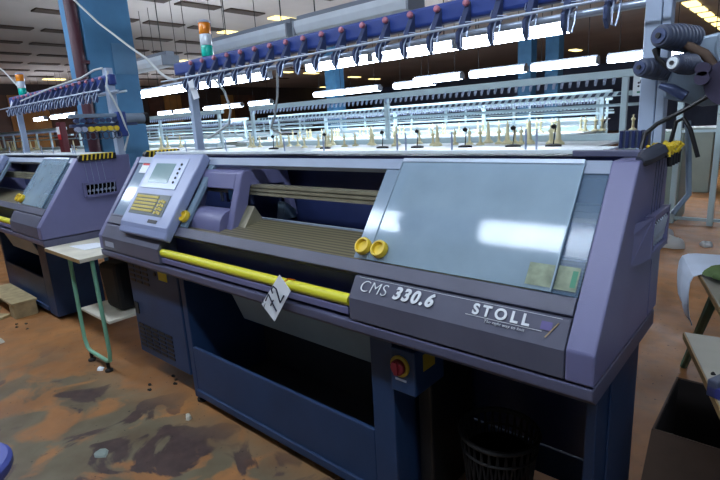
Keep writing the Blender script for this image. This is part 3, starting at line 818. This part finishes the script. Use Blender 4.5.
# wooden crate and boards before the left machine
cr = thing('wooden_crate', 'low raw wood crate on the floor by the left machine', 'crate', (-2.10,-.035,0), math.radians(0))
MB().box(-.40,.36,-.085,.105,.120,.140).build('top_board', M['rawwood'], cr, .002)
MB().box(.22,.35,-.075,.095,0,.120).build('end_block', M['rawwood'], cr, .002)
MB().box(-.40,-.30,-.075,.095,0,.120).build('end_block', M['rawwood'], cr, .002)
MB().box(-.30,.22,.07,.09,0,.120).build('back_board', M['rawwood'], cr, .002)
for k, (x,y,rz,nm) in enumerate(((-1.96,-.20,.5,'raw wood offcut lying nearest the aisle, before the crate'),(-2.26,-.19,.45,'raw wood offcut lying in the middle before the crate'),(-2.60,-.17,.4,'raw wood offcut farthest left before the crate'))):
    o = MB().box(-.11,.11,-.045,.045,0,.025).build('wood_offcut', M['rawwood'], None, .003, loc=(x,y,0)); o.rotation_euler = (0,0,rz); tag(o, nm, 'offcut')
o = MB().hexa([(-.06,-.02,0),(.07,-.015,0),(.06,.02,0),(-.05,.025,0),(-.05,-.015,.012),(.06,-.01,.02),(.05,.015,.018),(-.04,.02,.01)]).build('wood_chip', M['wood'], None, loc=(-1.33,-.33,0)); tag(o, 'small yellowish wood chip on the open floor at left', 'wood chip')

# debris on the floor
def scrap(x, y, s, m, name, label, cat, h=.01, group=None, seed=1):
    random.seed(seed); b = MB(); n = 9
    ring = [(math.cos(2*PI*k/n)*s*random.uniform(.6,1.1), math.sin(2*PI*k/n)*s*.7*random.uniform(.6,1.1)) for k in range(n)]
    lo = [b.bm.verts.new((u,w,0)) for u,w in ring]; hi = [b.bm.verts.new((u*.8,w*.8,h*random.uniform(.5,1.2))) for u,w in ring]
    c = b.bm.verts.new((0,0,h*1.3))
    for k in range(n):
        b.face([lo[k],lo[(k+1)%n],hi[(k+1)%n],hi[k]]); b.face([hi[k],hi[(k+1)%n],c])
    b.face(lo[::-1]); o = b.build(name, m, None, loc=(x,y,0)); tag(o, label, cat, group); return o
scrap(-.19,-.06,.035,M['paper'],'paper_scrap','crumpled white scrap by the foot of the small green-legged table','scrap',.012,None,2)
scrap(.80,-.02,.026,M['wood'],'plaster_lump','pale lump on the floor before the pan of the nearest machine','lump',.02,None,4)
scrap(.72,-.43,.05,M['conc'] if 'conc' in M else M['greycab'],'plaster_lump','flat pale patch of crumbled plaster on the worn floor','lump',.006,None,6)
lk = [(.30,.17),(.36,.155),(.40,.13),(.28,.03),(.34,.0),(-1.62,-.14),(-1.54,-.16),(-1.56,-.09),(-1.42,-.12)]
for i, (x,y) in enumerate(lk):
    scrap(x,y,.018,M['rubber'],'dirt_crumb','dark crumb of dirt on the orange floor','dirt',.006,'crumbs on the floor',20+i)

# purple rounded seat edge at the lower left
st = thing('stool', 'blue violet rounded seat just entering the lower left corner', 'stool', (1.135,-.992,0), 0)
MB().lathe([(.10,.40),(.158,.405),(.166,.42),(.166,.44),(.155,.452),(.0,.455)], n=40).build('seat', M['purple'], st, smooth=True)
MB().tube([(0,0,.03),(0,0,.41)], .02, 12).build('column', M['black'], st)
MB().lathe([(.13,0),(.13,.015),(.03,.04)], n=28).build('foot_plate', M['black'], st, smooth=True)

# ---------------------------------------------------------------- under the machine at right
bk = thing('waste_basket', 'black openwork basket under the right end of the nearest machine', 'basket', (2.37,.30,0))
b = MB(); n = 30
for k in range(n):
    a = 2*PI*k/n; a2 = a+.32
    b.tube([(math.cos(a)*.095,math.sin(a)*.095,.01),(math.cos(a2)*.130,math.sin(a2)*.130,.38)], .0038, 4)
    a2 = a-.32
    b.tube([(math.cos(a)*.095,math.sin(a)*.095,.01),(math.cos(a2)*.130,math.sin(a2)*.130,.38)], .0038, 4)
b.build('lattice', M['rubber'], bk)
b = MB(); b.ring((0,0,.385),(1,0,0),(0,1,0),.132,.009,36,6); b.ring((0,0,.33),(1,0,0),(0,1,0),.127,.005,36,6); b.build('rim', M['rubber'], bk, smooth=True)
MB().lathe([(.092,0),(.095,.02),(.098,.06),(.094,.06),(.0,.02)], n=30).build('base', M['rubber'], bk, smooth=True)
MB().lathe([(.090,.01),(.118,.30),(.116,.30),(.088,.014)], n=30).build('liner', M['matteblack'], bk, smooth=True)
cb = MB().tube([(2.20,.62,.02),(2.35,.50,.012),(2.48,.47,.012),(2.60,.36,.012),(2.66,.22,.012),(2.62,.05,.012)], .009, 8).build('floor_cable', M['rubber'], None, smooth=True)
tag(cb, 'black cable lying on the floor behind the basket', 'cable')

# ---------------------------------------------------------------- right side tables
def skew_table(name, label, P, pts, z, legs, th=.022):
    r = thing(name, label, 'table', P)
    q = [V((a-P[0],c-P[1],0)) for a,c in pts]
    b = MB(); b.hexa([*(V((v.x,v.y,z-th)) for v in q), *(V((v.x,v.y,z)) for v in q)]); b.build('tabletop', M['tabletop'], r, .001)
    b = MB(); e = (q[1]-q[0]); nrm = V((e.y,-e.x,0)).normalized()*.004
    b.hexa([*(V((v.x,v.y,z-th)) for v in (q[0],q[0]+nrm,q[1]+nrm,q[1])), *(V((v.x,v.y,z-.002)) for v in (q[0],q[0]+nrm,q[1]+nrm,q[1]))]); b.build('edge_band', M['edge'], r)
    for a, c in legs: MB().tube([V(a)-V(P), V(c)-V(P)], .019, 8).build('leg', M['dkgreen'], r, smooth=True)
    return r
skew_table('work_table', 'pale work table at the right edge holding the white cloth and green garment', (2.95,1.25,0),
    [(2.70,1.62),(2.93,.80),(3.70,.98),(3.45,1.80)], .75,
    [((2.865,1.10,.73),(2.68,1.98,.0)),((2.90,1.80,.73),(2.98,.95,.0)),((3.55,1.02,.73),(3.38,1.85,.0)),((3.4,1.7,.73),(3.55,.98,.0))])
skew_table('work_table', 'pale work table nearest the camera at the right edge, above the cardboard box', (3.1,.30,0),
    [(2.84,.62),(3.06,-.05),(3.75,.05),(3.50,.70)], .75,
    [((3.10,.05,.73),(3.10,.05,.0)),((3.45,.60,.73),(3.45,.60,.0)),((3.65,.10,.73),(3.65,.10,.0)),((3.22,.62,.73),(3.22,.62,.0))])
# white cloth with a hanging end
def cloth():
    b = MB(); n = 14; rows = []
    e = V((.23,-.82,0)).normalized(); f = V((.82,.2,0)).normalized()
    P = V((2.70,1.60,.7535))
    path = [(.34,0.0),(.22,.0),(.10,.0),(.03,.001),(.0,-.002),(-.022,-.012),(-.032,-.04),(-.034,-.09),(-.03,-.15),(-.022,-.20),(-.010,-.235)]
    for d, h in path:
        row = []
        for k in range(n+1):
            t = k/n; w = .34
            wob = .004*math.sin(t*9+d*20)
            hang = max(0,-h)
            p = P + f*(d+wob*(hang*6)) + e*(t*w*(1-.05*hang/.235)) + V((0,0,h+.001*math.sin(t*7)+(.0 if h < 0 else .001)))
            row.append(b.bm.verts.new(p))
        rows.append(row)
    for a, c in zip(rows, rows[1:]):
        for k in range(n): b.face([a[k],a[k+1],c[k+1],c[k]])
    o = b.build('white_cloth', M['whitecloth'], None, smooth=True)
    md = o.modifiers.new('thick','SOLIDIFY'); md.thickness = .003; md.offset = 1
    tag(o, 'white cloth hanging over the corner of the far right table', 'cloth')
cloth()
def blob(name, m, P, sx, sy, sz, rz, label, cat, seed, n=20):
    random.seed(seed); b = MB(); rows = []
    ph = [random.uniform(0,6) for _ in range(4)]
    for i in range(9):
        t = i/8; row = []
        for k in range(n):
            a = 2*PI*k/n; rr = math.cos(t*PI/2)**.6
            w = 1+.13*math.sin(3*a+ph[0])+.08*math.sin(5*a+ph[1]+t*3)
            h = math.sin(t*PI/2)*(1+.25*math.sin(2*a+ph[2]+t*4))
            row.append(b.bm.verts.new((math.cos(a)*sx*rr*w, math.sin(a)*sy*rr*w, sz*h)))
        rows.append(row)
    for a, c in zip(rows, rows[1:]):
        for k in range(n): b.face([a[k],a[(k+1)%n],c[(k+1)%n],c[k]])
    b.face(rows[0][::-1]); b.face(rows[-1])
    o = b.build(name, m, None, smooth=True, loc=P); o.rotation_euler = (0,0,rz); tag(o, label, cat); return o
blob('knit_garment', M['lace'], (2.91,1.26,.757), .10,.075,.02, -.2, 'dark patterned knit fabric under the green garment on the right table', 'fabric', 5)
blob('green_garment', M['olive'], (2.94,1.22,.779), .14,.05,.04, .35, 'olive green folded garment on top of the dark knit, nearer roll', 'garment', 8)
blob('green_garment', M['olive'], (3.00,1.42,.757), .13,.05,.055, .2, 'olive green garment roll behind the first on the right table', 'garment', 12)
# things on the near table
tl = thing('metal_clamp', 'dark blue metal clamp tool on the near right table', 'tool', (3.01,.26,.7505), -.4)
MB().box(-.05,.06,-.05,-.025,0,.03).build('base_bar', M['navy'], tl, .004)
MB().box(-.05,-.025,-.05,.06,0,.045).build('side_bar', M['roller'], tl, .004)
MB().tube([(-.02,.0,.02),(.04,.02,.03),(.06,.0,.02)], .008, 8).build('handle', M['plasticbag'], tl, smooth=True)
o = blob('bolt', M['rubber'], (2.945,.36,.7505), .006,.006,.006, 0, 'tiny black bolt lying on the near right table', 'bolt', 3, 10)
# cardboard box
bx = thing('cardboard_box', 'open dark cardboard box on the floor below the near right table', 'box', (2.99,.73,0))
b = MB(); a0,a1,c0,c1,h,t = -.20,.24,-.21,.20,.44,.006
MB().box(a0,a1,c0,c0+t,0,h).build('front_wall', M['card'], bx, .001)
MB().box(a0,a1,c1-t,c1,0,h).build('back_wall', M['card'], bx, .001)
MB().box(a0,a0+t,c0+t,c1-t,0,h).build('side_wall', M['card'], bx, .001)
MB().box(a1-t,a1,c0+t,c1-t,0,h).build('side_wall', M['card'], bx, .001)
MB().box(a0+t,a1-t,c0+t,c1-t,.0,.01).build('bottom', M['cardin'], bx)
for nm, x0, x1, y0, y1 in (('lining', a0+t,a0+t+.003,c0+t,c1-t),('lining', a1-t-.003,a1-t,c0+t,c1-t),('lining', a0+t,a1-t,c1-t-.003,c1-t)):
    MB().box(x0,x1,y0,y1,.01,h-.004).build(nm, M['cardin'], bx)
MB().hexa([(a0,c0-.10,h-.13),(a1,c0-.10,h-.13),(a1,c0,h-.006),(a0,c0,h-.006),(a0,c0-.105,h-.127),(a1,c0-.105,h-.127),(a1,c0-.003,h),(a0,c0-.003,h)]).build('flap', M['card'], bx)

# plastic bags, cabinets and hose at the far right
for i, (x,y,s,lb) in enumerate(((2.12,4.75,.12,'crumpled clear plastic bag on the floor right behind the machine'),(2.0,5.15,.10,'crumpled clear plastic bag behind the nearest one'),(2.40,4.95,.08,'small flat plastic bag lying apart on the orange floor'))):
    o = blob('plastic_bag', M['plasticbag'], (x,y,.002), s,s*.7,.10 if i < 2 else .04, i, lb, 'plastic bag', 30+i, 24)
cb1 = thing('metal_cabinet', 'tall grey green metal cabinet beyond the right end of the machine', 'cabinet', (1.62,6.4,0))
MB().box(-.35,.32,-.28,.28,.0,1.12).build('body', M['greycab'], cb1, .01)
MB().box(.0,.006,-.286,-.28,.05,1.08).build('door_gap', M['black'], cb1)
cb2 = thing('metal_cabinet', 'grey green bench cabinet with white top at the right edge in back', 'cabinet', (2.05,9.0,0))
MB().box(-.5,-.1,-.35,.35,0,1.0).build('body', M['greycab'], cb2, .01)
MB().box(.35,.8,-.35,.35,.5,1.0).build('drawer_box', M['greycab'], cb2, .01)
MB().box(-.5,.9,-.38,.38,1.0,1.04).build('bench_top', M['white'], cb2, .004)
rk = thing('shelf_rack', 'white upright rack frame standing beside the right aisle', 'rack', (2.25,6.0,0))
for x in (-.35,.05,.75): MB().box(x-.03,x+.03,-.03,.03,0,1.9).build('upright', M['wframe'], rk, .003)
for z in (.05,1.10,1.88): MB().box(-.35,.8,-.02,.02,z,z+.035).build('crossbar', M['wframe'], rk, .003)
MB().box(-.32,.78,-.02,.5,1.13,1.15).build('shelf', M['greycab'], rk, .003)
o = MB().box(-.12,.12,-.10,.10,0,.14).build('white_box', M['white'], None, .006, loc=(2.55,6.24,1.151)); tag(o, 'white box standing on the shelf of the right rack', 'box')

# hanging pale cables
def hang(name, pts, r, label, m='cable'):
    o = MB().tube(pts, r, 8).build(name, M[m], None, smooth=True); tag(o, label, 'cable'); return o
hang('hanging_cable', [(-2.38,.78,3.2),(-2.1,.85,2.75),(-1.55,.88,2.38),(-1.1,.90,2.13),(-.75,.84,2.0),(-.35,.72,1.85),(-.1,.63,1.79),(.03,.61,1.765)], .009, 'thick pale cable crossing in front of the blue pillar')
hang('hanging_cable', [(-4.0,.6,2.4),(-3.3,.6,2.16),(-2.75,.55,1.95),(-2.2,.52,1.80),(-1.7,.52,1.76)], .008, 'pale cable sloping down to the beam of the left machine')
hang('hanging_cable', [(.46,.6,1.735),(.52,.62,1.66),(.53,.64,1.56),(.47,.66,1.48),(.36,.66,1.44),(.26,.64,1.40)], .007, 'pale cable looping beside the left post of the nearest machine')
hang('hanging_cable', [(1.02,.60,1.735),(.99,.62,1.68),(.93,.66,1.60),(.82,.72,1.50),(.62,.85,1.44),(.3,1.2,1.40)], .006, 'pale cable dropping from the middle of the nearest yarn beam')

# ---------------------------------------------------------------- camera and light
r = V((.7543893,.65406819,-.05560206)); u = V((-.11040057,.20991775,.97146603)); w = V((-.64707689,.72672508,-.23056921))
cam = bpy.data.cameras.new('camera'); co = bpy.data.objects.new('camera', cam); S.collection.objects.link(co)
b3 = -w
co.matrix_world = Matrix(((r.x,u.x,b3.x,3.0627),(r.y,u.y,b3.y,-1.1444),(r.z,u.z,b3.z,1.4552),(0,0,0,1)))
cam.sensor_width = 36; cam.lens = 503.17/720*36; cam.clip_start = .02; cam.clip_end = 200
S.camera = co

W = bpy.data.worlds.new('world'); S.world = W; W.use_nodes = True
bg = W.node_tree.nodes['Background']; bg.inputs['Color'].default_value = (.55,.72,1,1); bg.inputs['Strength'].default_value = .22
S.view_settings.view_transform = 'Standard'; S.view_settings.look = 'None'
S.view_settings.gamma = 1; S.view_settings.exposure = .4; S.view_settings.use_curve_mapping = False
